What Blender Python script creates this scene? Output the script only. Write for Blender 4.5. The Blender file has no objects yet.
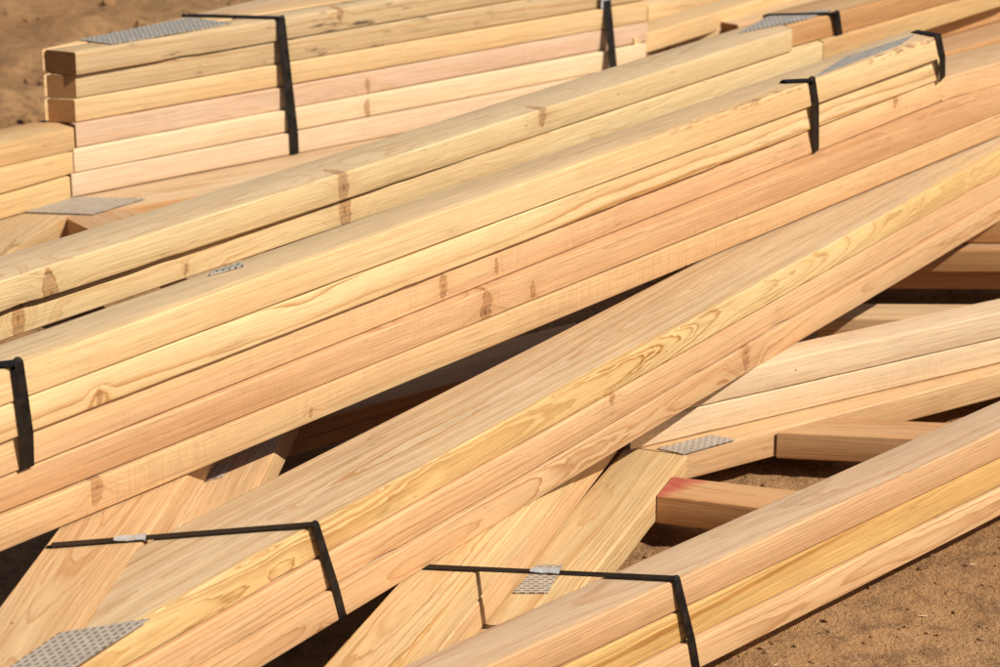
import bpy, bmesh, math, random
from mathutils import Vector, Matrix, noise
random.seed(7)
C = bpy.context.scene.collection
R = math.radians
# ------------------------------------------------------------------ camera
CAMH = 1.27
PITCH = R(19.25)
FPX = 2500.0                      # focal length in pixels of the 1000 px wide photograph
cp, sp = math.cos(PITCH), math.sin(PITCH)
cam_d = bpy.data.cameras.new('camera'); cam = bpy.data.objects.new('camera', cam_d); C.objects.link(cam)
cam.location = (0, 0, CAMH); cam.rotation_euler = (R(90) - PITCH, 0, 0)
cam_d.sensor_width = 36; cam_d.lens = 90; cam_d.clip_start = .05; cam_d.clip_end = 600
cam_d.dof.use_dof = True; cam_d.dof.focus_distance = 2.85; cam_d.dof.aperture_fstop = 10.0
bpy.context.scene.camera = cam

def at(x, y, z):                  # where the sight line through (x, y) of the photo meets the level z
    a = (x - 500) / FPX; b = (333.5 - y) / FPX
    d = Vector((a, cp + b * sp, -sp + b * cp))
    return Vector((0, 0, CAMH)) + d * ((z - CAMH) / d.z)

def on_front(x, y, A, B):         # where that sight line meets the upright plane through A-B
    a = (x - 500) / FPX; b = (333.5 - y) / FPX
    d = Vector((a, cp + b * sp, -sp + b * cp)); o = Vector((0, 0, CAMH))
    n = Vector((-(B.y - A.y), B.x - A.x, 0))
    return o + d * ((A - o).dot(n) / d.dot(n))

# ------------------------------------------------------------------ node helpers
class NT:
    def __init__(s, t): s.t = t; s.n = t.nodes; s.l = t.links
    def new(s, k, **kw):
        n = s.n.new(k)
        for a, v in kw.items(): setattr(n, a, v)
        return n
    def put(s, sock, v):
        if isinstance(v, bpy.types.NodeSocket): s.l.new(v, sock)
        elif v is not None: sock.default_value = v
    def m(s, op, a, b=None, c=None, clamp=False):
        n = s.new('ShaderNodeMath', operation=op); n.use_clamp = clamp
        for i, v in enumerate((a, b, c)): s.put(n.inputs[i], v)
        return n.outputs[0]
    def vm(s, op, a, b=None):
        n = s.new('ShaderNodeVectorMath', operation=op)
        s.put(n.inputs[0], a)
        if b is not None: s.put(n.inputs[3] if op == 'SCALE' else n.inputs[1], b)
        return n.outputs['Value'] if op in ('LENGTH', 'DOT_PRODUCT') else n.outputs[0]
    def noise(s, vec, scale=1., detail=2., rough=.5, col=False):
        n = s.new('ShaderNodeTexNoise'); s.put(n.inputs['Vector'], vec)
        n.inputs['Scale'].default_value = scale; n.inputs['Detail'].default_value = detail; n.inputs['Roughness'].default_value = rough
        return n.outputs['Color'] if col else n.outputs['Fac']
    def rng(s, v, a, b, c=0., d=1., smooth=True):
        n = s.new('ShaderNodeMapRange'); n.interpolation_type = 'SMOOTHSTEP' if smooth else 'LINEAR'
        for i, q in enumerate((v, a, b, c, d)): s.put(n.inputs[i], q)
        return n.outputs[0]
    def mix(s, f, a, b, mode='MIX'):
        n = s.new('ShaderNodeMix', data_type='RGBA', blend_type=mode)
        s.put(n.inputs[0], f); s.put(n.inputs[6], a); s.put(n.inputs[7], b)
        return n.outputs[2]

# ------------------------------------------------------------------ wood: growth rings round a pith line, in board space
def wood_group(nk):
    g = bpy.data.node_groups.new('wood', 'ShaderNodeTree')
    KS = tuple(range(1, nk + 1))
    def inp(n, t, d):
        s = g.interface.new_socket(name=n, in_out='INPUT', socket_type=t); s.default_value = d
    V, F, K = 'NodeSocketVector', 'NodeSocketFloat', 'NodeSocketColor'
    inp('Seed', F, 0.); inp('Pith', V, (0, .04, -.05)); inp('Slope', V, (0, .01, .01)); inp('Rings', F, 260.); inp('Contrast', F, .5)
    inp('Light', K, (.7, .5, .27, 1)); inp('Warm', K, (.66, .4, .2, 1)); inp('Late', K, (.5, .25, .1, 1))
    inp('Grey', K, (.5, .4, .27, 1)); inp('GreyAmt', F, .5); inp('SapEdge', F, .005); inp('SapWave', F, .01); inp('Dirt', F, .1); inp('Saw', F, .1); inp('Wave', F, 1.)
    for i in KS: inp(f'Knot{i}', V, (99, 0, 0)); inp(f'Size{i}', F, .01)
    for n in ('Color', 'Height', 'Roughness'):
        g.interface.new_socket(name=n, in_out='OUTPUT', socket_type=K if n == 'Color' else F)
    T = NT(g); I = T.new('NodeGroupInput').outputs; O = T.new('NodeGroupOutput').inputs
    tc = T.new('ShaderNodeTexCoord').outputs['Object']
    sd = T.new('ShaderNodeCombineXYZ'); T.put(sd.inputs[0], I['Seed']); T.put(sd.inputs[1], T.m('MULTIPLY', I['Seed'], 1.37)); T.put(sd.inputs[2], T.m('MULTIPLY', I['Seed'], .71))
    sd = sd.outputs[0]
    def sc(v, s3, off=True):
        r = T.vm('MULTIPLY', v, s3)
        return T.vm('ADD', r, sd) if off else r
    n1 = T.noise(sc(tc, (1.3, 5., 5.)), 1., 2., .45, True)
    n2 = T.noise(sc(tc, (11., 45., 45.)), 1., 2., .5, True)
    n3 = T.noise(sc(tc, (30., 330., 330.)), 1., 2., .5, True)
    half = (.5, .5, .5)
    d1 = T.vm('SCALE', T.vm('SUBTRACT', n1, half), T.m('MULTIPLY', I['Wave'], .045))
    d2 = T.vm('SCALE', T.vm('SUBTRACT', n2, half), T.m('MULTIPLY', I['Wave'], .0030))
    d3 = T.vm('SCALE', T.vm('SUBTRACT', n3, half), .0009)
    q = T.vm('ADD', T.vm('ADD', tc, d1), T.vm('ADD', d2, d3))
    x = T.new('ShaderNodeSeparateXYZ'); T.put(x.inputs[0], tc)
    X, Y, Z = x.outputs
    rel = T.vm('SUBTRACT', T.vm('SUBTRACT', q, I['Pith']), T.vm('SCALE', I['Slope'], X))
    rel = T.vm('MULTIPLY', rel, (0, 1, 1))
    rad = T.vm('LENGTH', rel)
    core = None; halo = None
    for i in KS:
        dv = T.vm('SUBTRACT', T.vm('ADD', tc, T.vm('ADD', T.vm('SCALE', T.vm('SUBTRACT', n2, half), .012), T.vm('SCALE', T.vm('SUBTRACT', n3, half), .006))), I[f'Knot{i}'])
        dl = T.m('DIVIDE', T.vm('LENGTH', T.vm('MULTIPLY', dv, (1.2, .4, .48))), I[f'Size{i}'])
        dl2 = T.m('DIVIDE', T.vm('LENGTH', T.vm('MULTIPLY', dv, (.42, .35, .5))), I[f'Size{i}'])
        h = T.m('POWER', 2.718, T.m('MULTIPLY', T.m('MULTIPLY', dl2, dl2), -.9))
        rad = T.m('ADD', rad, T.m('MULTIPLY', T.m('MULTIPLY', h, I[f'Size{i}']), 1.3))
        c = T.m('MAXIMUM', T.m('MULTIPLY', T.rng(dl, 1.0, .7), .6), T.m('MULTIPLY', T.rng(T.m('ABSOLUTE', T.m('SUBTRACT', dl, .9)), .16, .03), T.rng(T.noise(tc, 120., 2.), .35, .6, .35, 1.)))
        c = T.m('MAXIMUM', c, T.m('MULTIPLY', T.rng(dl, .42, .15), 1.))
        core = c if core is None else T.m('MAXIMUM', core, c)
        halo = h if halo is None else T.m('MAXIMUM', halo, h)
    ph = T.m('MULTIPLY', rad, I['Rings'])
    # uneven ring widths
    wn = T.new('ShaderNodeTexNoise', noise_dimensions='1D'); T.put(wn.inputs['W'], T.m('ADD', T.m('MULTIPLY', ph, .23), I['Seed'])); wn.inputs['Detail'].default_value = 1.
    ph = T.m('ADD', ph, T.m('MULTIPLY', wn.outputs[0], 3.))
    fr = T.m('FRACT', ph)
    late = T.m('MULTIPLY', T.m('POWER', fr, 3.6), T.rng(fr, 1., .93))
    wr = T.new('ShaderNodeTexWhiteNoise', noise_dimensions='1D'); T.put(wr.inputs['W'], T.m('FLOOR', ph))
    late = T.m('MULTIPLY', late, T.rng(wr.outputs[0], 0., 1., .5, 1.15, False))
    patch = T.noise(sc(tc, (2.2, 16., 16.)), 1., 3., .55)
    late = T.m('MULTIPLY', late, T.rng(patch, .25, .7, .45, 1.15))
    late = T.m('MULTIPLY', late, T.m('MULTIPLY', I['Contrast'], 2.7), clamp=True)
    tone = T.rng(T.noise(sc(tc, (1.3, 11., 15.)), 1., 3., .5), .35, .66)
    base = T.mix(tone, I['Light'], I['Warm'])
    if nk: base = T.mix(T.m('MULTIPLY', halo, .6), base, T.mix(.35, I['Warm'], I['Late']))
    # grey weathered wide face, ending in an uneven line near the front arris (board space)
    sapn = T.noise(sc(tc, (2.6, 0., 0.)), 1., 4., .55)
    edge = T.m('ADD', I['SapEdge'], T.m('MULTIPLY', T.m('SUBTRACT', sapn, .5), I['SapWave']))
    top = T.m('MULTIPLY', T.rng(Z, -.0035, -.0008), T.rng(T.m('SUBTRACT', Y, edge), -.002, .0035))
    gv = T.rng(T.noise(sc(tc, (3., 24., 24.)), 1., 4., .6), .3, .7, .82, 1.05)
    base = T.mix(T.m('MULTIPLY', T.m('MULTIPLY', top, I['GreyAmt']), gv, clamp=True), base, I['Grey'])
    col = T.mix(late, base, I['Late'])
    # fibres and fine pores
    fib = T.noise(sc(tc, (16., 780., 780.)), 1., 3., .7)
    fib2 = T.noise(sc(tc, (7., 300., 300.)), 1., 3., .65)
    fv = T.m('MULTIPLY', T.rng(fib, .3, .7, .82, 1.06), T.rng(fib2, .3, .7, .90, 1.05))
    # saw marks across the face
    saw = T.noise(sc(tc, (330., 22., 22.)), 1., 2., .6)
    sawm = T.m('MULTIPLY', T.rng(T.noise(sc(tc, (7., 20., 20.)), 1., 2.), .42, .62), T.m('MULTIPLY', I['Saw'], .36))
    fv = T.m('MULTIPLY', fv, T.m('SUBTRACT', 1., T.m('MULTIPLY', sawm, T.rng(saw, .42, .7))))
    col = T.mix(1., col, T.mix(1., (1, 1, 1, 1), fv, 'MULTIPLY'), 'MULTIPLY')
    ck = T.noise(sc(tc, (3.2, 170., 170.)), 1., 1., .4)
    ckm = T.m('MULTIPLY', T.rng(T.m('ABSOLUTE', T.m('SUBTRACT', ck, .5)), .014, .004), T.rng(T.noise(sc(tc, (4., 14., 14.)), 1., 2.), .5, .62))
    col = T.mix(T.m('MULTIPLY', ckm, .5), col, (.26, .15, .07, 1))
    ns = T.new('ShaderNodeSeparateXYZ'); T.put(ns.inputs[0], T.new('ShaderNodeTexCoord').outputs['Normal'])
    endm = T.rng(T.m('ABSOLUTE', ns.outputs[0]), .35, .6)
    col = T.mix(endm, col, T.mix(1., col, (.60, .42, .30, 1), 'MULTIPLY'))
    # dirt: small handling marks and smudges
    dn = T.noise(sc(tc, (14., 90., 90.)), 1., 6., .72)
    dn2 = T.noise(sc(tc, (2.5, 9., 9.)), 1., 3., .6)
    dm = T.m('MULTIPLY', T.m('MULTIPLY', T.rng(dn, .56, .78), T.rng(dn2, .42, .6)), I['Dirt'], clamp=True)
    col = T.mix(dm, col, (.12, .075, .04, 1))
    vo = T.new('ShaderNodeTexVoronoi'); T.put(vo.inputs['Vector'], sc(tc, (22., 30., 30.))); vo.inputs['Scale'].default_value = 1.
    wv = T.new('ShaderNodeTexWhiteNoise'); T.put(wv.inputs[0], vo.outputs['Color'])
    sp_ = T.m('MULTIPLY', T.rng(vo.outputs['Distance'], .055, .03), T.m('GREATER_THAN', wv.outputs[0], .84))
    col = T.mix(T.m('MULTIPLY', sp_, .75), col, (.10, .05, .025, 1))
    if nk: kc = T.mix(T.rng(fib2, .3, .7), (.12, .04, .015, 1), (.44, .19, .06, 1))
    if nk: col = T.mix(T.m('MULTIPLY', core, .9), col, kc)
    T.put(O['Color'], col)
    hgt = T.m('ADD', T.m('MULTIPLY', late, .5), T.m('ADD', T.m('MULTIPLY', fib, .35), T.m('MULTIPLY', fib2, .35)))
    hgt = T.m('ADD', hgt, T.m('MULTIPLY', T.m('MULTIPLY', saw, sawm), 1.5))
    T.put(O['Height'], hgt)
    T.put(O['Roughness'], T.rng(fib2, .3, .7, .58, .74))
    return g
WG = {n: wood_group(n) for n in range(4)}

# palette (real surface colours, linear)
YEL = dict(Light=(.81, .575, .30), Warm=(.76, .485, .225), Late=(.52, .27, .09), Grey=(.62, .45, .28))
GLD = dict(Light=(.72, .46, .17), Warm=(.66, .37, .12), Late=(.40, .17, .035), Grey=(.47, .38, .25))
PNK = dict(Light=(.72, .475, .245), Warm=(.66, .385, .185), Late=(.48, .22, .08), Grey=(.58, .44, .275))
ORG = dict(Light=(.66, .38, .18), Warm=(.58, .30, .12), Late=(.42, .18, .06), Grey=(.46, .34, .22))
PAL = dict(Light=(.82, .63, .40), Warm=(.78, .56, .34), Late=(.66, .40, .20), Grey=(.55, .44, .31))
TAN = dict(Light=(.62, .42, .22), Warm=(.57, .36, .17), Late=(.38, .22, .09), Grey=(.45, .36, .24))
seed_n = [0]
def wood(pal, name='sawn_softwood', knots=(), **kw):
    seed_n[0] += 1; i = seed_n[0]; rr = random.Random(i * 31 + 5)
    m = bpy.data.materials.new(name); m.use_nodes = True
    T = NT(m.node_tree); b = T.n['Principled BSDF']
    g = T.new('ShaderNodeGroup'); g.node_tree = WG[len(list(knots)[:3])]
    P = dict(Seed=i * 7.31, Pith=(0, rr.uniform(-.02, .11), rr.choice((-1, -1, 1)) * rr.uniform(.03, .09)),
             Slope=(0, rr.uniform(-.02, .02), rr.uniform(-.014, .014)), Rings=rr.uniform(230, 360), Contrast=rr.uniform(.45, .7),
             GreyAmt=.6, SapEdge=.004, SapWave=.012, Dirt=.35, Saw=.12, Wave=1.)
    for k in ('Light', 'Warm', 'Late', 'Grey'):
        j = rr.uniform(.96, 1.04); P[k] = tuple(c * j for c in pal[k]) + (1,)
    P.update(kw)
    for k, (p, s) in enumerate(list(knots)[:3], 1): P[f'Knot{k}'] = tuple(p); P[f'Size{k}'] = s
    for k, v in P.items(): g.inputs[k].default_value = v
    T.l.new(g.outputs['Color'], b.inputs['Base Color']); T.l.new(g.outputs['Roughness'], b.inputs['Roughness'])
    b.inputs['Specular IOR Level'].default_value = .32
    bp = T.new('ShaderNodeBump'); bp.inputs['Strength'].default_value = .55; bp.inputs['Distance'].default_value = .0006
    T.l.new(g.outputs['Height'], bp.inputs['Height']); T.l.new(bp.outputs[0], b.inputs['Normal'])
    return m

def plate_mat():
    m = bpy.data.materials.new('galvanised_nail_plate'); m.use_nodes = True
    T = NT(m.node_tree); b = T.n['Principled BSDF']
    tc = T.new('ShaderNodeTexCoord').outputs['Object']
    s = T.new('ShaderNodeSeparateXYZ'); T.put(s.inputs[0], tc)
    # punched tooth slots: staggered rows 11 x 7 mm
    row = T.m('MULTIPLY', s.outputs[1], 1 / .0058); ri = T.m('FLOOR', row)
    xx = T.m('ADD', T.m('MULTIPLY', s.outputs[0], 1 / .0105), T.m('MULTIPLY', T.m('MODULO', ri, 2.), .5))
    fx = T.m('ABSOLUTE', T.m('SUBTRACT', T.m('FRACT', xx), .5)); fy = T.m('ABSOLUTE', T.m('SUBTRACT', T.m('FRACT', row), .5))
    slot = T.m('MULTIPLY', T.rng(fx, .34, .24), T.rng(fy, .26, .14))
    rim = T.m('MULTIPLY', T.m('MULTIPLY', T.rng(fx, .48, .38), T.rng(fy, .42, .3)), T.m('SUBTRACT', 1., slot))
    n = T.noise(T.vm('MULTIPLY', tc, (60., 60., 60.)), 1., 4., .6)
    base = T.mix(T.rng(n, .3, .7), (.46, .41, .35, 1), (.58, .52, .44, 1))
    T.put(b.inputs['Base Color'], T.mix(slot, base, (.15, .12, .095, 1)))
    T.put(b.inputs['Metallic'], T.m('MULTIPLY', T.m('SUBTRACT', 1., slot), .3)); b.inputs['Roughness'].default_value = .5
    bp = T.new('ShaderNodeBump'); bp.inputs['Strength'].default_value = .8; bp.inputs['Distance'].default_value = .0008
    T.put(bp.inputs['Height'], T.m('SUBTRACT', T.m('MULTIPLY', rim, .6), slot)); T.l.new(bp.outputs[0], b.inputs['Normal'])
    return m
PLATE = plate_mat()

def strap_mat(name, c1, c2, rough, metal):
    m = bpy.data.materials.new(name); m.use_nodes = True
    T = NT(m.node_tree); b = T.n['Principled BSDF']
    tc = T.new('ShaderNodeTexCoord').outputs['Object']
    n = T.noise(tc, 70., 4., .65)
    T.put(b.inputs['Base Color'], T.mix(T.rng(n, .35, .7), c1, c2))
    T.put(b.inputs['Roughness'], T.rng(n, .3, .7, rough, rough + .2)); b.inputs['Metallic'].default_value = metal; b.inputs['Specular IOR Level'].default_value = .5 if metal else .22
    return m
STRAP = strap_mat('black_waxed_steel_band', (.005, .004, .0035, 1), (.022, .014, .009, 1), .45, .0)
INK = strap_mat('lumber_crayon', (.03, .025, .03, 1), (.06, .05, .05, 1), .7, .0)
SEAL = strap_mat('galvanised_seal', (.45, .46, .47, 1), (.6, .61, .62, 1), .4, .3)

# ------------------------------------------------------------------ mesh helpers
def tag(o, label=None, cat=None, group=None, kind=None):
    for k, v in (('label', label), ('category', cat), ('group', group), ('kind', kind)):
        if v: o[k] = v
    return o
def link(name, bm, mat, parent=None, loc=(0, 0, 0), rot=None, smooth=35):
    me = bpy.data.meshes.new(name); bm.normal_update(); bm.to_mesh(me); bm.free()
    me.materials.append(mat)
    if smooth:
        for p in me.polygons: p.use_smooth = True
        try: me.set_sharp_from_angle(angle=R(smooth))
        except Exception: pass
    o = bpy.data.objects.new(name, me); C.objects.link(o)
    o.location = loc
    if rot is not None: o.rotation_euler = rot
    if parent is not None:
        o.parent = parent; o.location = Vector(loc) - parent.location
    return o
def empty(name, loc):
    o = bpy.data.objects.new(name, None); C.objects.link(o); o.location = loc; o.empty_display_size = .05
    return o

T_ = .0371          # board thickness
P_ = .0385          # pitch of the layers
W_ = .089
def isect(A, B, Q, d):      # line A-B with line Q + s d in plan: returns s
    ux, uy = B.x - A.x, B.y - A.y
    den = ux * d.y - uy * d.x
    return (ux * (A.y - Q.y) - uy * (A.x - Q.x)) / -den * -1 if abs(den) > 1e-9 else 0

PB = .0373
def plank(name, p0, p1, z, mat, parent=None, w=W_, e0=0., e1=0., cut0=None, cut1=None, t=T_, knots=(), pal=None, r=.0021, bow=.0012, sq0=0., sq1=0., **kw):
    """board whose front upper arris runs p0 -> p1 (photo points at level z, or (z0, z1)); e0/e1 lengthen it;
       cut0/cut1 are plan lines (two world points) that mitre the ends."""
    z0, z1 = z if isinstance(z, tuple) else (z, z)
    A = p0 if isinstance(p0, Vector) else at(*p0, z0)
    B = p1 if isinstance(p1, Vector) else at(*p1, z1)
    d = (B - A); L = d.length; dx = d.normalized()
    A2 = A - dx * e0; L2 = L + e0 + e1
    yaw = math.atan2(dx.y, dx.x); pit = -math.asin(dx.z)
    M = Matrix.Rotation(yaw, 3, 'Z') @ Matrix.Rotation(pit, 3, 'Y')
    ey = M @ Vector((0, 1, 0))
    def endx(cut, default, y):
        if cut is None: return default
        Q = A2 + ey * y
        P, S = cut
        # solve Q + s dx on line P-S
        ux, uy = S.x - P.x, S.y - P.y
        den = dx.x * uy - dx.y * ux
        return ((P.x - Q.x) * uy - (P.y - Q.y) * ux) / den
    x0 = lambda y: endx(cut0, 0. + sq0 * y, y)
    x1 = lambda y: endx(cut1, L2 + sq1 * y, y)
    rr = random.Random(seed_n[0] * 13 + 3)
    # rounded section
    sec = []
    for (cy, cz, a0) in ((r, -r, 90), (r, -t + r, 180), (w - r, -t + r, 270), (w - r, -r, 0)):
        for k in range(4):
            a = R(a0 + k * 30) if True else 0
            sec.append((cy + r * math.cos(a), cz + r * math.sin(a)))
    n = max(2, int(L2 / .012))
    bm = bmesh.new(); rings = []
    wane2 = rr.random() < .5
    f1, f2, q1, q2 = rr.uniform(1.5, 3), rr.uniform(4, 7), rr.uniform(0, 6), rr.uniform(0, 6)
    for i in range(n + 1):
        u = i / n; ring = []
        for (y, zz) in sec:
            xx = x0(y) * (1 - u) + x1(y) * u
            by = bow * (math.sin(f1 * xx + q1) + .4 * math.sin(f2 * xx + q2)); bz = bow * .35 * math.sin(f2 * .8 * xx + q2 * 2) - bow * .35
            if y < w * .5 and zz > -t * .5 or (y < w * .5 and wane2):   # handling dents and wane on the visible arrises
                q = Vector((xx * 60 + q1 * 9, zz * 20 + q2, 0)); nz = noise.noise(q)
                q = Vector((xx * 9 + q2 * 9, zz * 10 + q1, 3)); lz = noise.noise(q)
                dn = .00035 * nz + max(0, lz - .32) * .0045
            else: dn = 0
            ring.append(bm.verts.new((xx, y + by + (dn if dn > 0 else dn * .5), zz + bz - dn * .8 * (1 if zz > -t * .5 else -1))))
        rings.append(ring)
    m = len(sec)
    for i in range(n):
        for j in range(m):
            bm.faces.new((rings[i][j], rings[i][(j + 1) % m], rings[i + 1][(j + 1) % m], rings[i + 1][j]))
    bm.faces.new(rings[0][::-1]); bm.faces.new(rings[-1])
    bmesh.ops.recalc_face_normals(bm, faces=bm.faces)
    kn = []
    for (kx, ky, ks) in knots:     # knots: photo point on the front face, size
        W = on_front(kx, ky, A, B); l = M.transposed() @ (W - A2)
        kn.append(((l.x, .004, l.z), ks * 1.35))
    if pal is not None: mat = wood(pal, knots=kn, **kw)
    o = link(name, bm, mat, parent, A2, (0, pit, yaw))
    o['_'] = 0; del o['_']
    o_info[o.name] = (A2, dx, ey, L2)
    return o
o_info = {}

def plate(parent, quad, z, name='nail_plate'):
    """thin punched sheet whose corners are photo points at level z"""
    P = [at(x, y, z) for x, y in quad]
    c = sum(P, Vector()) / 4; d = (P[1] - P[0]).normalized(); yaw = math.atan2(d.y, d.x)
    Mi = Matrix.Rotation(-yaw, 3, 'Z'); bm = bmesh.new()
    lo = [Mi @ (p - c) for p in P]
    t = .0013
    a = [bm.verts.new((v.x, v.y, 0)) for v in lo]; b = [bm.verts.new((v.x, v.y, t)) for v in lo]
    bm.faces.new(b); bm.faces.new(a[::-1])
    for i in range(4): bm.faces.new((a[i], a[(i + 1) % 4], b[(i + 1) % 4], b[i]))
    bmesh.ops.recalc_face_normals(bm, faces=bm.faces)
    return link(name, bm, PLATE, parent, c + Vector((0, 0, .0006)), (0, 0, yaw), smooth=0)

def ribbon(pts, wid, width=.015, t=.0009):
    """steel band through pts; wid[i] is its width direction there"""
    bm = bmesh.new(); rows = []
    n = len(pts)
    for i, p in enumerate(pts):
        a = pts[max(i - 1, 0)]; b = pts[min(i + 1, n - 1)]
        tan = (b - a).normalized(); wv = wid[i] - tan * wid[i].dot(tan); wv.normalize(); nv = tan.cross(wv).normalized()
        rows.append([bm.verts.new(p + wv * (s * width / 2) + nv * (q * t)) for s, q in ((-1, 0), (-1, 1), (1, 1), (1, 0))])
    for i in range(n - 1):
        for j in range(4): bm.faces.new((rows[i][j], rows[i][(j + 1) % 4], rows[i + 1][(j + 1) % 4], rows[i + 1][j]))
    bm.faces.new(rows[0][::-1]); bm.faces.new(rows[-1])
    bmesh.ops.recalc_face_normals(bm, faces=bm.faces)
    return bm
def curve(ctrl, seg=6, r=.006):
    """polyline with its corners rounded"""
    out = [ctrl[0]]
    for i in range(1, len(ctrl) - 1):
        a, b, c = ctrl[i - 1], ctrl[i], ctrl[i + 1]
        ra = min(r, (a - b).length * .45); rc = min(r, (c - b).length * .45)
        s = b + (a - b).normalized() * ra; e = b + (c - b).normalized() * rc
        for k in range(seg + 1):
            u = k / seg; out.append(s * (1 - u) ** 2 + b * 2 * u * (1 - u) + e * u * u)
    out.append(ctrl[-1])
    return out
def strap(label, ctrl, wdir, width=.015, seal=None, r=.005, sag=None):
    pts = curve([Vector(p) for p in ctrl], r=r)
    base = Vector((pts[0].x, pts[0].y, min(p.z for p in pts)))
    bm = ribbon([p - base for p in pts], [wdir] * len(pts), width)
    if seal is None:
        o = link('steel_strap', bm, STRAP, None, base, smooth=50); root = o
    else:
        root = empty('steel_strap', base)
        link('band', bm, STRAP, root, base, smooth=50)
        c, d = seal; d = d.normalized(); L = .03
        sp_pts = [c + d * (s * L / 2) for s in (-1, -.9, -.3, -.25, .25, .3, .9, 1)]
        offs = (.0005, .0012, .0012, .0008, .0008, .0012, .0012, .0005)
        nv = d.cross(wdir).normalized()
        if nv.dot(Vector((0, -.3, 1))) < 0: nv = -nv
        bm = ribbon([p - base + nv * q for p, q in zip(sp_pts, offs)], [wdir] * 8, width * 1.08, .0010)
        link('clip', bm, SEAL, root, base, smooth=0)
    tag(root, label, 'strap', 'steel straps round the bundles')
    return root

# ------------------------------------------------------------------ levels (z of board tops)
ZS = .155           # lowest bundle, three trusses
ZC = .2705          # bundle resting on it
ZB = .2718 + 5 * .0373          # five boards above
ZA = .385           # bundle behind
ZD = .390           # far bundle

G_S = 'trusses of the low front bundle'
G_C = 'trusses of the middle bundle'
G_B = 'long trusses of the five-layer stack'
G_A = 'trusses of the stack behind the long boards'
G_D = 'trusses of the far left bundle'

# ================= bundle S: chords at lower right (R), right (E), webs (J, K) and blocks
R_l = [((674, 580), (1000, 430.8)), ((678, 613), (1000, 458.3)), ((686, 644), (1000, 488.3))]
E_l = [((720, 375), (1000, 313)), ((720, 402.5), (1000, 338.5)), ((720, 430), (1000, 363.5))]
R_lab = ['pinkish truss chord with a broad weathered top face, uppermost of the lower right bundle',
         'golden yellow truss chord sandwiched in the middle of the lower right bundle',
         'bottom truss of the lower right bundle with blocks, one end sprayed red, near the ground']
R_pal = [PNK, GLD, PNK]; E_pal = [PAL, PAL, PNK]
trS = []
for k in range(3):
    z = ZS - k * P_
    root = empty('roof_truss', at(*R_l[k][0], z - T_)); tag(root, R_lab[k], 'truss', G_S); trS.append(root)
    kw = [dict(Contrast=.5, Light=(.70, .43, .22, 1), Warm=(.64, .37, .175, 1), Pith=(0, .03, -.12), Rings=300, GreyAmt=.8, SapEdge=.003, Grey=(.58, .43, .285, 1), Wave=.5, Slope=(0, .012, .01), Late=(.50, .26, .13, 1)),
          dict(Contrast=.55, Pith=(0, .07, .03), Rings=170, Slope=(0, .01, .02), Wave=1.),
          dict(Contrast=.75, Pith=(0, -.03, -.02), Rings=120, Slope=(0, .0, .004), Wave=1.3)][k]
    plank('chord', *R_l[k], z, None, root, w=.060, e0=.75, e1=.9, pal=R_pal[k], **kw)
    if k < 2:
        kw = [dict(GreyAmt=.35, Contrast=.3, Grey=(.62, .49, .35, 1)), dict(GreyAmt=.3, Contrast=.22, Saw=.25)][k]
        E0 = E_l[k]
        o = plank('chord', *E0, z, None, root, e0=(.30, .36)[k], e1=.9, w=.05, bow=.0004, pal=E_pal[k],
                  cut0=(at(632, 449, ZS - 2 * P_), at(596, 491, ZS - 2 * P_)), **kw)
        J = [((477, 571), (523, 516)), ((483, 596), (560, 499))][k]
        plank('web', *J, z, None, root, e0=.3, e1=.30, w=.068, pal=(YEL, PNK)[k], cut1=(at(560, 441, z), at(632, 422, z)),
              Contrast=.6, GreyAmt=.12, Wave=.7, Rings=240, Pith=(0, .045, -.045))
    else:
        # M: third chord
        plank('chord', (689, 452.5), (994, 374), z, None, root, e0=.14, e1=.8, pal=PNK, bow=.0004, cut0=(at(687.6, 455, z), at(632.6, 447.3, z)), Contrast=.35, GreyAmt=.1, Dirt=.8, Saw=.2)
        plank('web', (608, 553.5), (687, 455), z, None, root, e0=.5, e1=.0, w=.082, Light=(.69, .51, .27, 1), Warm=(.66, .44, .21, 1), pal=YEL, sq1=.0,
              cut1=(at(632, 447.5, z), at(687, 455, z)), Contrast=.6, GreyAmt=.15, Wave=.9, Rings=210, Pith=(0, .05, -.05), Grey=(.55, .44, .27, 1))
        blk = plank('web', (658.5, 495.5), (720, 502.5), z - .002, None, root, e1=.16, pal=ORG, w=.066, GreyAmt=.15, Dirt=.6, Contrast=.5,
                    cut0=(at(609.5, 553.5, z), at(688.5, 455, z)))
        plank('web', (789.5, 432), (905, 437), z - .001, None, root, e1=.1, pal=ORG, w=.062, GreyAmt=.3, Contrast=.3,
              cut0=(at(689, 453.5, z), at(994, 375, z)))
        # red sprayed end of the short block
        T = NT(blk.active_material.node_tree); b = T.n['Principled BSDF']
        src = b.inputs['Base Color'].links[0].from_socket
        tc = T.new('ShaderNodeTexCoord').outputs['Object']; s = T.new('ShaderNodeSeparateXYZ'); T.put(s.inputs[0], tc)
        f = T.m('ADD', T.m('SUBTRACT', s.outputs[0], T.m('MULTIPLY', s.outputs[1], .62)), T.m('MULTIPLY', T.noise(tc, 60., 3.), .02))
        f = T.m('MULTIPLY', T.m('MULTIPLY', T.rng(f, .030, .0), T.rng(s.outputs[2], -.006, -.001)), T.rng(T.noise(T.vm('MULTIPLY', tc, (40., 400., 400.)), 1., 3.), .25, .65, .35, 1.))
        T.put(b.inputs['Base Color'], T.mix(T.m('MULTIPLY', f, .85), src, (.42, .03, .035, 1)))
        plate(root, [(657, 449.5), (712, 436), (735, 441), (683, 455)], z)
        plate(root, [(513, 594), (548, 594), (563, 566), (537, 566)], z)

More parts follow.
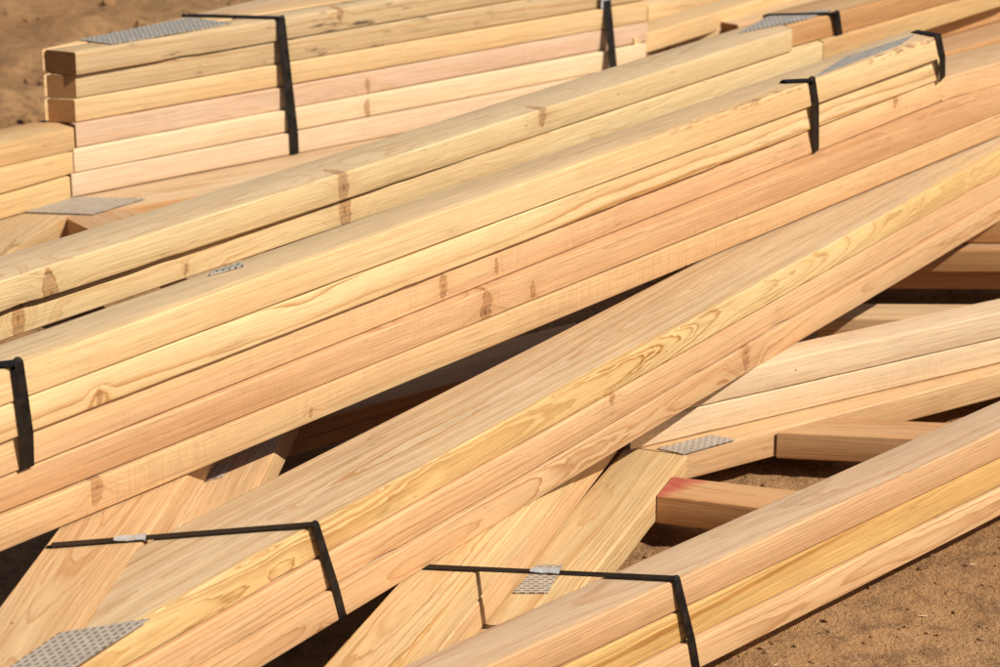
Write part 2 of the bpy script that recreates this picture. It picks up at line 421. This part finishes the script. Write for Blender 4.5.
# ================= bundle C: the middle bundle and its left-hand chord
zc = ZC
C_l = [((313, 525.6), (400, 478)), ((318, 560), (1000, 174.4)), ((338, 586.7), (1000, 198.4))]
C_l[0] = ((313, 526.2), (880, 216.2))
C_lab = ['grey faced truss with a yellow front edge and heel plate, uppermost of the middle bundle',
         'pinkish straight-grained truss chord in the middle layer of the middle bundle',
         'reddish truss chord with oval flame grain, lowest of the middle bundle']
for k in range(3):
    z = ZC - k * P_
    root = empty('roof_truss', at(*C_l[k][0], z - T_)); tag(root, C_lab[k], 'truss', G_C)
    gA, gB = at(60, 667, ZC), at(178, 489, ZC)
    kw = [dict(Contrast=.42, Pith=(0, .045, -.03), Rings=260, Slope=(0, .012, .012), GreyAmt=.95, SapEdge=.0035, SapWave=.03, Wave=.8, Grey=(.60, .44, .275, 1), Light=(.78, .55, .26, 1), Warm=(.74, .48, .20, 1), Saw=.05),
          dict(Contrast=.6, Pith=(0, .12, .03), Rings=230, Wave=.45),
          dict(Contrast=.6, Pith=(0, -.045, -.02), Rings=190, Slope=(0, 0, .0), Wave=.9)][k]
    plank('chord', *C_l[k], z, None, root, e0=.5 - .1 * k, e1=.9, w=.11, pal=(GLD, PNK, PNK)[k], cut0=(gA, gB), bow=.0016,
          knots=((748, 352, .009), (320, 640, .006)) if k == 2 else ((612, 395, .005),) if k == 1 else (), **kw)
    off = Vector((.003, -.002, 0)) * k
    plank('chord', at(60, 667, ZC) + off - Vector((0, 0, k * P_)), at(178, 489, ZC) + off - Vector((0, 0, k * P_)), z, None, root, e0=.35, e1=.8, w=.092,
          pal=PNK if k == 0 else ORG, bow=.0003, Contrast=.5, Wave=.9, Rings=200, Pith=(0, .05, -.05), GreyAmt=.15, Light=(.70, .50, .28, 1), Warm=(.66, .40, .19, 1))
    if k == 0:
        plate(root, [(-12, 684), (60, 634), (150, 620), (62, 676)], z)
    if k == 1:
        plank('web', (253, 493.5), (281, 436), z, None, root, e0=.2, e1=.5, w=.105, pal=PNK, Contrast=.35, GreyAmt=.2)
        plate(root, [(203, 482), (222, 478), (232, 464), (212, 468)], z)

# ================= bundle B: five long layers
Bx0, Bx1 = 0, 840
B_l = [((0, 370), (840, 70.8)), ((0, 408), (840, 94.2)), ((0, 442.7), (840, 117.5)), ((0, 478.5), (840, 153)), ((0, 516.3), (840, 178.5))]
B_lab = ['pale yellow truss, uppermost of the five-layer stack, ending at the upper right strap',
         'yellow coarse-grained truss chord, second from the top of the five-layer stack',
         'pink and yellow truss chord, third from the top of the five-layer stack, kinked at right',
         'pinkish chord with a dark split knot, fourth from the top of the five-layer stack',
         'light orange chord with rough edge, lowest of the five-layer stack']
B_kn = [(), ((100, 395, .004),), ((443, 286, .0065), (497, 266, .0035), (895, 98, .006)), ((487, 309, .009), (533, 290, .0045), (735, 222, .003)), ((96, 487, .0075), (310, 412, .003))]
B_kw = [dict(pal=YEL, Contrast=.2, GreyAmt=.62, SapEdge=.01, SapWave=.014, Rings=330, Pith=(0, .1, .1), Wave=.5),
        dict(pal=YEL, Contrast=.62, Rings=140, Pith=(0, .09, .0), Slope=(0, 0, .006), Wave=.5),
        dict(pal=YEL, Contrast=.25, Saw=.3, Warm=(.68, .40, .21, 1), Light=(.76, .50, .25, 1), Rings=300),
        dict(pal=PNK, Contrast=.4, Saw=.18, GreyAmt=.1, Rings=300, Wave=.6, Light=(.70, .43, .22, 1), Warm=(.60, .33, .155, 1)),
        dict(pal=PNK, Contrast=.3, Saw=.35, Light=(.70, .47, .23, 1), Warm=(.68, .41, .2, 1), Dirt=.5)]
for k in range(5):
    z = ZB - k * PB
    multi = k in (0, 2)
    root = empty('roof_truss', at(*B_l[k][0], z - T_)) if multi else None
    args = dict(B_kw[k]); 
    if k == 0:
        args.update(cut1=(at(936, 35, z), at(905, 29, z)))
    elif k == 1: args.update(cut1=(at(943, 57, z), at(912, 52, z)))
    elif k == 2: args.update(cut1=(at(948, 80, z), at(905, 60, z)))
    else: args.update(e1=1.6)
    o = plank('chord' if multi else 'truss_chord', *B_l[k], z, None, root, e0=.55, w=.057, knots=B_kn[k], bow=.0009, t=.0360, **args)
    tag(root or o, B_lab[k], 'truss', G_B)
    if k == 0:
        plate(root, [(812, 79), (900, 46), (915, 35.5), (845, 58)], z)
        plate(root, [(210, 276), (212, 273), (241, 264), (244, 267)], z)
    if k == 2:
        plank('chord', (949, 76), (1000, 62), z, None, root, e1=.8, w=.085, pal=PNK, Contrast=.3, GreyAmt=.3, cut0=(at(948, 80, z), at(905, 60, z)))

# reddish brown bark and resin scuffs along the front arris of the top board, towards its right end
for o in C.objects:
    if o.get('label', '').startswith('pale yellow truss, uppermost of the five'):
        ch = [c for c in o.children if c.name.startswith('chord')][0]
        T = NT(ch.active_material.node_tree); b = T.n['Principled BSDF']
        src = b.inputs['Base Color'].links[0].from_socket
        tc = T.new('ShaderNodeTexCoord').outputs['Object']; q = T.new('ShaderNodeSeparateXYZ'); T.put(q.inputs[0], tc)
        f = T.m('MULTIPLY', T.rng(q.outputs[2], -.010, -.002), T.rng(q.outputs[1], .016, .004))
        f = T.m('MULTIPLY', f, T.rng(T.noise(T.vm('MULTIPLY', tc, (38., 150., 150.)), 1., 4., .65), .48, .58))
        f = T.m('MULTIPLY', f, T.rng(T.noise(T.vm('MULTIPLY', tc, (5., 5., 5.)), 1., 2.), .4, .55))
        f = T.m('MULTIPLY', f, T.rng(q.outputs[0], 1.5, 1.9))
        T.put(b.inputs['Base Color'], T.mix(T.m('MULTIPLY', f, .75), src, (.24, .09, .045, 1)))

# ================= bundle A: behind B
A_l = [((0, 281), (580, 97)), ((0, 310.5), (580, 121.5)), ((0, 352), (700, 107)), ((0, 384), (700, 134))]
A_lab = ['cream truss with orange knots, uppermost behind the five-layer stack, nail plate at its right',
         'smooth cream truss just below the uppermost one behind the five-layer stack',
         'shaded brown truss chord seen at the upper right edge behind the five-layer stack',
         'sunlit orange truss chord below the shaded one at the upper right edge']
Ar_l = [((840, 13), (921, -10)), ((840, 32.4), (955, 1)), ((945, 29), (1000, 13)), ((945, 53), (1000, 38))]
A_kn = [((342, 186, .010), (543, 112, .008), (50, 294, .011)), ((345, 211, .010), (20, 320, .009), (186, 270, .003)), (), ()]
for k in range(4):
    z = ZA - k * P_
    root = empty('roof_truss', at(*A_l[k][0], z - T_)) if k < 2 else None
    if k < 2:
        tag(root, A_lab[k], 'truss', G_A)
        jx = ((787, 26), (822, 42))[k]; jq = at(*jx, z); 
        plank('chord', *A_l[k], z, None, root, e0=.5, w=.075, knots=A_kn[k], pal=YEL, Contrast=.28, cut1=(jq, jq + Vector((-.35, 1, 0))),
              GreyAmt=.8 if k == 0 else .2, SapEdge=.002, SapWave=.004, Rings=200, Saw=.06, Wave=.8, Dirt=.25, bow=.0016, Light=(.77, .58, .31, 1), Warm=(.75, .53, .27, 1))
        plank('chord', jq + Vector((0.001, 0, 0)), at(*Ar_l[k][1], z), z, None, root, e1=1.2, w=.089, pal=ORG, Contrast=.35, GreyAmt=.3, Light=(.68, .45, .2, 1), cut0=(jq + Vector((.002, 0, 0)), jq + Vector((-.348, 1, 0))))
        if k == 0:      # pencilled scribble on the front face
            PA, PB_ = jq, at(*Ar_l[k][1], z); fd = (PB_ - PA).normalized(); fo = Vector((fd.y, -fd.x, 0)) * .0006
            bm = bmesh.new()
            for st in ([(873, 16), (875, 5), (879, 6), (878, 11), (874, 12)], [(880, 3), (879, 12), (882, 13)]):
                pp = [on_front(x_, y_, PA, PB_) + fo for x_, y_ in st]
                for a_, b_ in zip(pp, pp[1:]):
                    dd = (b_ - a_).normalized(); sd = dd.cross(fo.normalized()) * .0009
                    bm.faces.new([bm.verts.new(v) for v in (a_ - sd, b_ - sd, b_ + sd, a_ + sd)])
            org = at(*A_l[k][0], z - T_)
            for v in bm.verts: v.co -= org
            link('pencil_mark', bm, INK, root, org, smooth=0)
        if k == 0:
            plate(root, [(738, 34), (806, 20), (832, 10), (768, 17)], z)
    else:
        zz_ = Vector((-.62, .79, 0)) * (.055 if k == 2 else .0)
        o = plank('truss_chord', at(*Ar_l[k][0], z) + zz_, at(*Ar_l[k][1], z) + zz_, z, None, None, e0=.9, e1=1., pal=ORG, Contrast=.3)
        tag(o, A_lab[k], 'truss', G_A)

# ================= bundle D: far left
D_s = [((75, 52), (540, -24)), ((75, 74.8), (540, -2)), ((75, 99.5), (540, 20)), ((75.6, 124.7), (540, 41)), ((73, 150), (540, 63.5)), ((71, 174.6), (540, 86.3))]
D_lab = ['weathered yellow truss with a grey nail plate, uppermost of the far left bundle',
         'weathered dirty yellow truss, second from the top of the far left bundle',
         'light tan truss, third from the top of the far left bundle, its square end showing',
         'pink truss, fourth from the top of the far left bundle',
         'pale pink truss, fifth from the top of the far left bundle',
         'pale tan truss, sixth from the top of the far left bundle',
         'low truss under the far left bundle with a nail plate over its web joint']
D_pal = [YEL, YEL, YEL, dict(PAL, Light=(.76, .53, .36), Warm=(.72, .47, .31)), PAL, dict(PAL, Light=(.76, .55, .36), Warm=(.72, .49, .31))]
L_l = [((0, 142.8), (73, 127)), ((0, 170.4), (72, 150.5)), ((0, 196), (70, 176.4))]
for k in range(6):
    z = ZD - k * P_
    root = empty('roof_truss', at(*D_s[k][0], z - T_)); tag(root, D_lab[k], 'truss', G_D)
    F0 = at(*D_s[k][0], z); F1 = at(*D_s[k][1], z); d = (F1 - F0).normalized(); n = Vector((-d.y, d.x, 0))
    endr = on_front(647, 20, F0, F1); endr.z = z
    kw = dict(pal=D_pal[k], Contrast=.3, bow=.0012, cut1=(endr, endr + n))
    if k < 2: kw.update(Dirt=2.2, Contrast=.5, GreyAmt=.25, Light=(.68, .50, .28, 1), Warm=(.62, .44, .24, 1))
    kn = (((368, 96 - 11, .005),) if k == 3 else ((367, 108, .006),) if k == 4 else ((340, 12, .006),) if k == 0 else ())
    if k < 3:
        Q0 = at(45 + k * 1.2, (49, 74, 98.5)[k], z); Q1 = at(185 + k * 1.2, (16, 41, 65)[k], z)
        wq = abs((Q0 - F0).dot(n)); rd = (Q1 - Q0).normalized()
        # narrow heel piece of the front chord, then the diverging second chord behind it
        plank('chord', F0, F1, z, None, root, w=max(wq, .03), cut0=(F0, Q0), knots=kn, **kw)
        plank('chord', F0 + d * .25 + n * (wq + .001), F1 + n * (wq + .001), z, None, root, w=W_ - wq, pal=D_pal[k], cut1=(endr, endr + n), GreyAmt=.3, cut0=(Q0 + n * .002, Q1 + n * .002)) if W_ - wq > .01 else None
        rn = Vector((rd.y, -rd.x, 0))      # towards the front
        plank('chord', Q0 + rn * W_ * .98, Q0 + rn * W_ * .98 + rd * 1.6, z, None, root, w=W_ * .98, cut0=(F0 + n * (W_ + .002), F1 + n * (W_ + .002)), pal=PNK, GreyAmt=.2, Light=(.66, .46, .27, 1))
        if k == 0: plate(root, [(78, 40.5), (112, 45), (232, 24), (190, 18.5)], z)
    else:
        plank('chord', F0, F1, z, None, root, knots=kn, GreyAmt=.2, **kw)
        a, b = L_l[k - 3]
        plank('chord', a, b, z, None, root, e0=.5, w=.075, pal=(ORG, YEL, YEL)[k - 3], Contrast=.25, GreyAmt=.15, Light=(.70, .47, .22, 1))
z = ZD - 6 * P_
root = empty('roof_truss', at(127, 208, z - T_)); tag(root, D_lab[6], 'truss', G_D)
plank('chord', (127, 208), (215, 193), z, None, root, e0=.12, e1=1.2, w=.22, pal=ORG, GreyAmt=.7, Light=(.66, .40, .18, 1), Grey=(.62, .5, .33, 1))
plank('web', (0, 258), (63, 217), z, None, root, e0=.4, e1=.05, w=.10, pal=TAN, GreyAmt=.4, Contrast=.6, Light=(.66, .45, .24, 1))
plank('web', (65, 217), (97, 233), z, None, root, e0=.0, e1=.3, w=.11, pal=ORG, GreyAmt=.6, Contrast=.5, cut0=(at(63, 217, z), at(160, 205, z)))
plate(root, [(24, 212.5), (92, 215), (146, 199), (70, 198)], z + .0008)

# ================= boards in the shade at the right and in the gap
G_P = 'shaded boards stacked behind the middle bundle'
P_lab = ['shaded board, top of the flat pile seen under the middle bundle at the right edge',
         'shaded board, second of the flat pile under the middle bundle at the right edge',
         'shaded board, third of the flat pile under the middle bundle at the right edge']
zp = .04 + .0385 * 3
for k, yy in enumerate((226, 246.5, 267.5)):
    zz = .04 + T_ + (2 - k) * P_; sh = Vector((0, (.035, -.012, .006)[k], 0))
    o = plank('truss_chord', at(880, yy, zz) + sh, at(1000, yy + .5, zz) + sh, zz, None, None, e0=.35, e1=.7, pal=ORG, Contrast=.3)
    tag(o, P_lab[k], 'board', G_P)
o = plank('truss_chord', (850, 318), (960, 318.5), .078, None, None, e0=.12, e1=.4, w=.07, pal=PNK); tag(o, 'lone low board with a sunlit top strip behind the right-hand chords', 'board')
o = plank('truss_chord', (285, 428), (330, 416), ZC - 2 * P_, None, None, e0=-.0, e1=.45, pal=ORG); tag(o, 'dark shaded board in the gap under the five-layer stack', 'board')
o = plank('truss_chord', (300, 470), (420, 436), .12, None, None, e0=.1, e1=.7, pal=PNK); tag(o, 'dark lower board deep in the gap between the long stack and middle bundle', 'board')
# ================= blurred boards far behind
F_lab = ['knotty pale board behind the right end of the far left bundle', 'pinkish board far behind the nail plate at the top edge', 'orange-lit board lying at the top edge right of the far left bundle']
zf = .22
o = plank('truss_chord', (652, 36), (729, 26), zf, None, None, e0=.0, w=.12, knots=((668, 45, .006),), pal=YEL, Contrast=.3, GreyAmt=.2); tag(o, F_lab[0], 'board', 'blurred boards in the background')
o = plank('truss_chord', (729, 27), (860, -6), zf + .01, None, None, e0=-.03, e1=1.5, w=.14, pal=PNK, Contrast=.3, GreyAmt=.3); tag(o, F_lab[1], 'board', 'blurred boards in the background')
o = plank('truss_chord', (648, 6), (760, -14), zf + .03, None, None, e0=.0, e1=1., pal=YEL, Contrast=.3, GreyAmt=.3); tag(o, F_lab[2], 'board', 'blurred boards in the background')

o = plank('truss_chord', (700, 18), (860, -30), zf + .03, None, None, e0=.22, e1=1., w=.06, pal=YEL, Contrast=.3, GreyAmt=.3); tag(o, 'pale narrow board between the orange-lit and pinkish boards at the top edge', 'board', 'blurred boards in the background')

# ================= straps
up = Vector((0, 0, 1))
def strap_over(label, layers, zt, top_px, bot_px, left_px, seal=None, off=.0012, width=.0108, tail=True, under=True, vert=False):
    """band: from the far side over the top (level zt) to the front arris, then taut down over the fronts of
       the layers [(photo line, level of that board's top, its thickness)]"""
    l0, z0, t0 = layers[0]
    A, B = at(*l0[0], z0), at(*l0[1], z0); d = (B - A).normalized()
    fr = Vector((d.y, -d.x, 0)).normalized()
    b = on_front(*top_px, A, B); pts = []
    hs = []
    for k, (l, z, t) in enumerate(layers):
        P, Q = at(*l[0], z), at(*l[1], z); dd = (Q - P).normalized(); n = Vector((dd.y, -dd.x, 0)).normalized()
        # how far this board's front stands out from the plane through b, square to the front
        o = (P - b).dot(n) / fr.dot(n)
        hs += [(z + (.0016 if k == 0 else 0), o), (z - t, o)]
    if left_px is not None:
        a = at(*left_px, zt); a.z = zt + .0014
        if tail: pts.append(a - up * .1)
        pts.append(a)
    env = []
    for i_, (h, o) in enumerate(hs):
        m_ = o
        for p in hs[:i_ + 1]:
            for q in hs[i_:]:
                if p[0] - q[0] > 1e-6: m_ = max(m_, p[1] + (q[1] - p[1]) * (p[0] - h) / (p[0] - q[0]))
        env.append((h, m_ + off))
    c = on_front(*bot_px, A, B)
    H0, H1 = hs[0][0], hs[-1][0]
    slope = ((c - b).dot(d)) / max(b.z - c.z, .01)
    last = None
    for h, o in env:
        p = Vector((b.x, b.y, 0)) + fr * o + d * (slope * (H0 - h)) + up * h
        if last is not None and (p - last).length < .004: continue
        pts.append(p); last = p
    if under: pts.append(pts[-1] - fr * .03 - up * .0012)
    return strap(label, pts, d, width, seal, r=.0022)
S_ = strap_over
TB = .0360
LC = [(C_l[k], ZC - k * P_, T_) for k in range(3)]
LR = [(R_l[k], ZS - k * P_, T_) for k in range(3)]
LB = [(B_l[k], ZB - k * PB, TB) for k in range(3)]
LA = [(Ar_l[0], ZA, T_), (Ar_l[1], ZA - P_, T_)]
LD = [(D_s[k], ZD - k * P_, T_) for k in range(6)]
S_('dark strap across the wide heel of the middle bundle, silver clip at its back', LC, ZC, (314, 525), (339, 621), (50, 547),
   seal=(at(130, 541, ZC) + up * .002, at(200, 536, ZC) - at(130, 541, ZC)))
S_('dark strap from the flame-grained web to the lower right bundle, clip over small nail plate', LR, ZS, (675, 580), (692, 680), (422, 568),
   seal=(at(545, 573.5, ZS) + up * .002, at(600, 576, ZS) - at(545, 573.5, ZS)), tail=False)
S_('dark strap at the left edge, down the front of the five-layer stack', LB, ZB, (16, 371), (29, 464), (-20, 368), width=.0165)
S_('dark strap on the five-layer stack near its right end, below the long boards', LB, ZB, (811, 83), (820, 147), (783, 82.5), width=.0165, under=False)
S_('dark strap at the very end of the upper boards, top right', LB[:2], ZB, (937, 34), (944, 70), (914, 32), width=.0165, under=False)
S_('dark strap beside the nail plate on the stack behind, top right', LA, ZA, (836, 13), (842, 57), (768, 16), width=.0165, under=False)
S_('dark strap round the left end of the far left bundle, beside its grey plate', LD, ZD, (280, 23), (286, 153), (186, 16), width=.018)
dD = (at(*D_s[0][1], ZD) - at(*D_s[0][0], ZD)).normalized(); fD = Vector((dD.y, -dD.x, 0))
qD = on_front(605, 3, at(*D_s[1][0], ZD - P_) + fD * .006, at(*D_s[1][1], ZD - P_) + fD * .006)
S_('dark strap with a silver clip near the right end of the far left bundle', LD, ZD, (603, -34), (597, 95), (560, -50), width=.018, seal=(qD, up))

# ------------------------------------------------------------------ ground
def ground():
    m = bpy.data.materials.new('sandy_soil'); m.use_nodes = True
    T = NT(m.node_tree); b = T.n['Principled BSDF']
    tc = T.new('ShaderNodeTexCoord').outputs['Object']
    n1 = T.noise(tc, 2.2, 4., .6); n2 = T.noise(tc, 26., 6., .7); n3 = T.noise(tc, 190., 4., .7)
    c = T.mix(T.rng(n1, .35, .65), (.36, .19, .080, 1), (.46, .26, .118, 1))
    c = T.mix(T.rng(n2, .45, .66, 0, .75), c, (.20, .11, .055, 1))
    c = T.mix(T.rng(n3, .5, .75, 0, .55), c, (.50, .36, .23, 1))
    c = T.mix(T.rng(n3, .46, .3, 0, .6), c, (.16, .09, .05, 1))
    T.put(b.inputs['Base Color'], c); b.inputs['Roughness'].default_value = .95; b.inputs['Specular IOR Level'].default_value = .1
    bp = T.new('ShaderNodeBump'); bp.inputs['Strength'].default_value = 1.; bp.inputs['Distance'].default_value = .011
    T.put(bp.inputs['Height'], T.m('ADD', n2, T.m('MULTIPLY', n3, .5))); T.l.new(bp.outputs[0], b.inputs['Normal'])
    bm = bmesh.new()
    xs = [-300, -60, -20, -8, -4.5]; v = -3.2
    while v < 3.6: xs.append(v); v += .045 if (v < -1.4 or v > 1.8) else .02
    xs += [4.5, 8, 20, 60, 300]
    ys = [-300, -60, -15, -4, 0, 1.2]; v = 1.7
    while v < 5.2: ys.append(v); v += .02
    while v < 14: ys.append(v); v += .07
    ys += [16, 20, 30, 60, 300]
    def h(x, y):
        if abs(x) > 5 or y < 1 or y > 16: return .010
        p = Vector((x, y, 0))
        near = min(1, max(0, (5.0 - y) / .8)) if x > -1.1 else min(1, max(0, (4.1 - y) / .5))
        s = .006 * noise.fractal(p * 9, 1., 2., 4) + .004 * noise.fractal(p * 40, 1., 2., 3)
        f = .07 * noise.fractal(p * 1.6 + Vector((3, 1, 0)), 1., 2., 5) + .02 * noise.fractal(p * 8, 1., 2., 3)
        return .010 + s * near + f * (1 - near)
    g = [[bm.verts.new((x, y, h(x, y))) for x in xs] for y in ys]
    for j in range(len(ys) - 1):
        for i in range(len(xs) - 1): bm.faces.new((g[j][i], g[j][i + 1], g[j + 1][i + 1], g[j + 1][i]))
    o = link('ground', bm, m, smooth=180); tag(o, kind='structure')
    # crumbs of soil, pebbles and wood splinters
    rr = random.Random(4); bm = bmesh.new()
    tb = bmesh.new(); bmesh.ops.create_icosphere(tb, subdivisions=1, radius=1)
    ICO = ([v.co.copy() for v in tb.verts], [[v.index for v in f.verts] for f in tb.faces]); tb.free()
    def crumb(x, y, s, flat=1., L=1.):
        M = Matrix.Translation((x, y, h(x, y) + s * .3 * flat)) @ Matrix.Rotation(rr.uniform(0, 6), 4, 'Z') @ Matrix.Diagonal((L, 1, flat, 1))
        vv = [bm.verts.new(M @ (q * s + Vector((rr.uniform(-1, 1), rr.uniform(-1, 1), rr.uniform(-1, 1))) * s * .22)) for q in ICO[0]]
        for f in ICO[1]: bm.faces.new([vv[k] for k in f])
    for i in range(5200):
        x = rr.uniform(-.2, 1.4); y = rr.uniform(2.0, 4.2)
        crumb(x, y, abs(rr.gauss(0, .0013)) + .0006, .7)
    for i in range(900):
        x = rr.uniform(-.2, 1.4); y = rr.uniform(2.0, 4.2)
        crumb(x, y, rr.uniform(.0018, .0045), .6, rr.uniform(1, 1.5))
    for i in range(500):
        x = rr.uniform(-1.6, -.6); y = rr.uniform(3.7, 8)
        crumb(x, y, abs(rr.gauss(0, .008)) + .002, .7)
    m2 = m.copy(); m2.name = 'soil_crumbs'
    o = link('soil_crumbs', bm, m2, smooth=0); tag(o, 'crumbs of dry sandy soil scattered over the ground', 'soil', kind='stuff')
    bm = bmesh.new()
    for i in range(260):
        x = rr.uniform(.0, 1.3); y = rr.uniform(2.0, 3.6)
        crumb(x, y, rr.uniform(.0006, .0015), .4, rr.uniform(2, 6))
    m3 = bpy.data.materials.new('wood_splinters'); m3.use_nodes = True; m3.node_tree.nodes['Principled BSDF'].inputs['Base Color'].default_value = (.7, .52, .32, 1); m3.node_tree.nodes['Principled BSDF'].inputs['Roughness'].default_value = .8
    o = link('wood_splinters', bm, m3, smooth=0); tag(o, 'tiny pale wood splinters and shavings on the soil', 'splinters', kind='stuff')
ground()

# ------------------------------------------------------------------ light
SUN_AZ, SUN_EL = -23.0, 44.0       # direction the light comes from, in plan from +X; elevation
a, e = R(SUN_AZ), R(SUN_EL)
sdir = Vector((math.cos(e) * math.cos(a), math.cos(e) * math.sin(a), math.sin(e)))
sl = bpy.data.lights.new('sun', 'SUN'); so = bpy.data.objects.new('sun', sl); C.objects.link(so)
sl.energy = 5.0; sl.angle = R(.53); sl.color = (1., .93, .82)
so.rotation_euler = sdir.to_track_quat('Z', 'Y').to_euler(); so.location = sdir * 20
w = bpy.data.worlds.new('World'); bpy.context.scene.world = w; w.use_nodes = True
nt = w.node_tree; bg = nt.nodes['Background']
sky = nt.nodes.new('ShaderNodeTexSky'); sky.sky_type = 'NISHITA'; sky.sun_disc = False
sky.sun_elevation = e; sky.sun_rotation = math.pi / 2 - a
nt.links.new(sky.outputs[0], bg.inputs[0]); bg.inputs[1].default_value = .05
vs = bpy.context.scene.view_settings
vs.view_transform = 'Standard'; vs.look = 'None'; vs.gamma = 1; vs.use_curve_mapping = False; vs.exposure = .08
bpy.context.scene.cycles.diffuse_bounces = 2
bpy.context.scene.cycles.max_bounces = 6
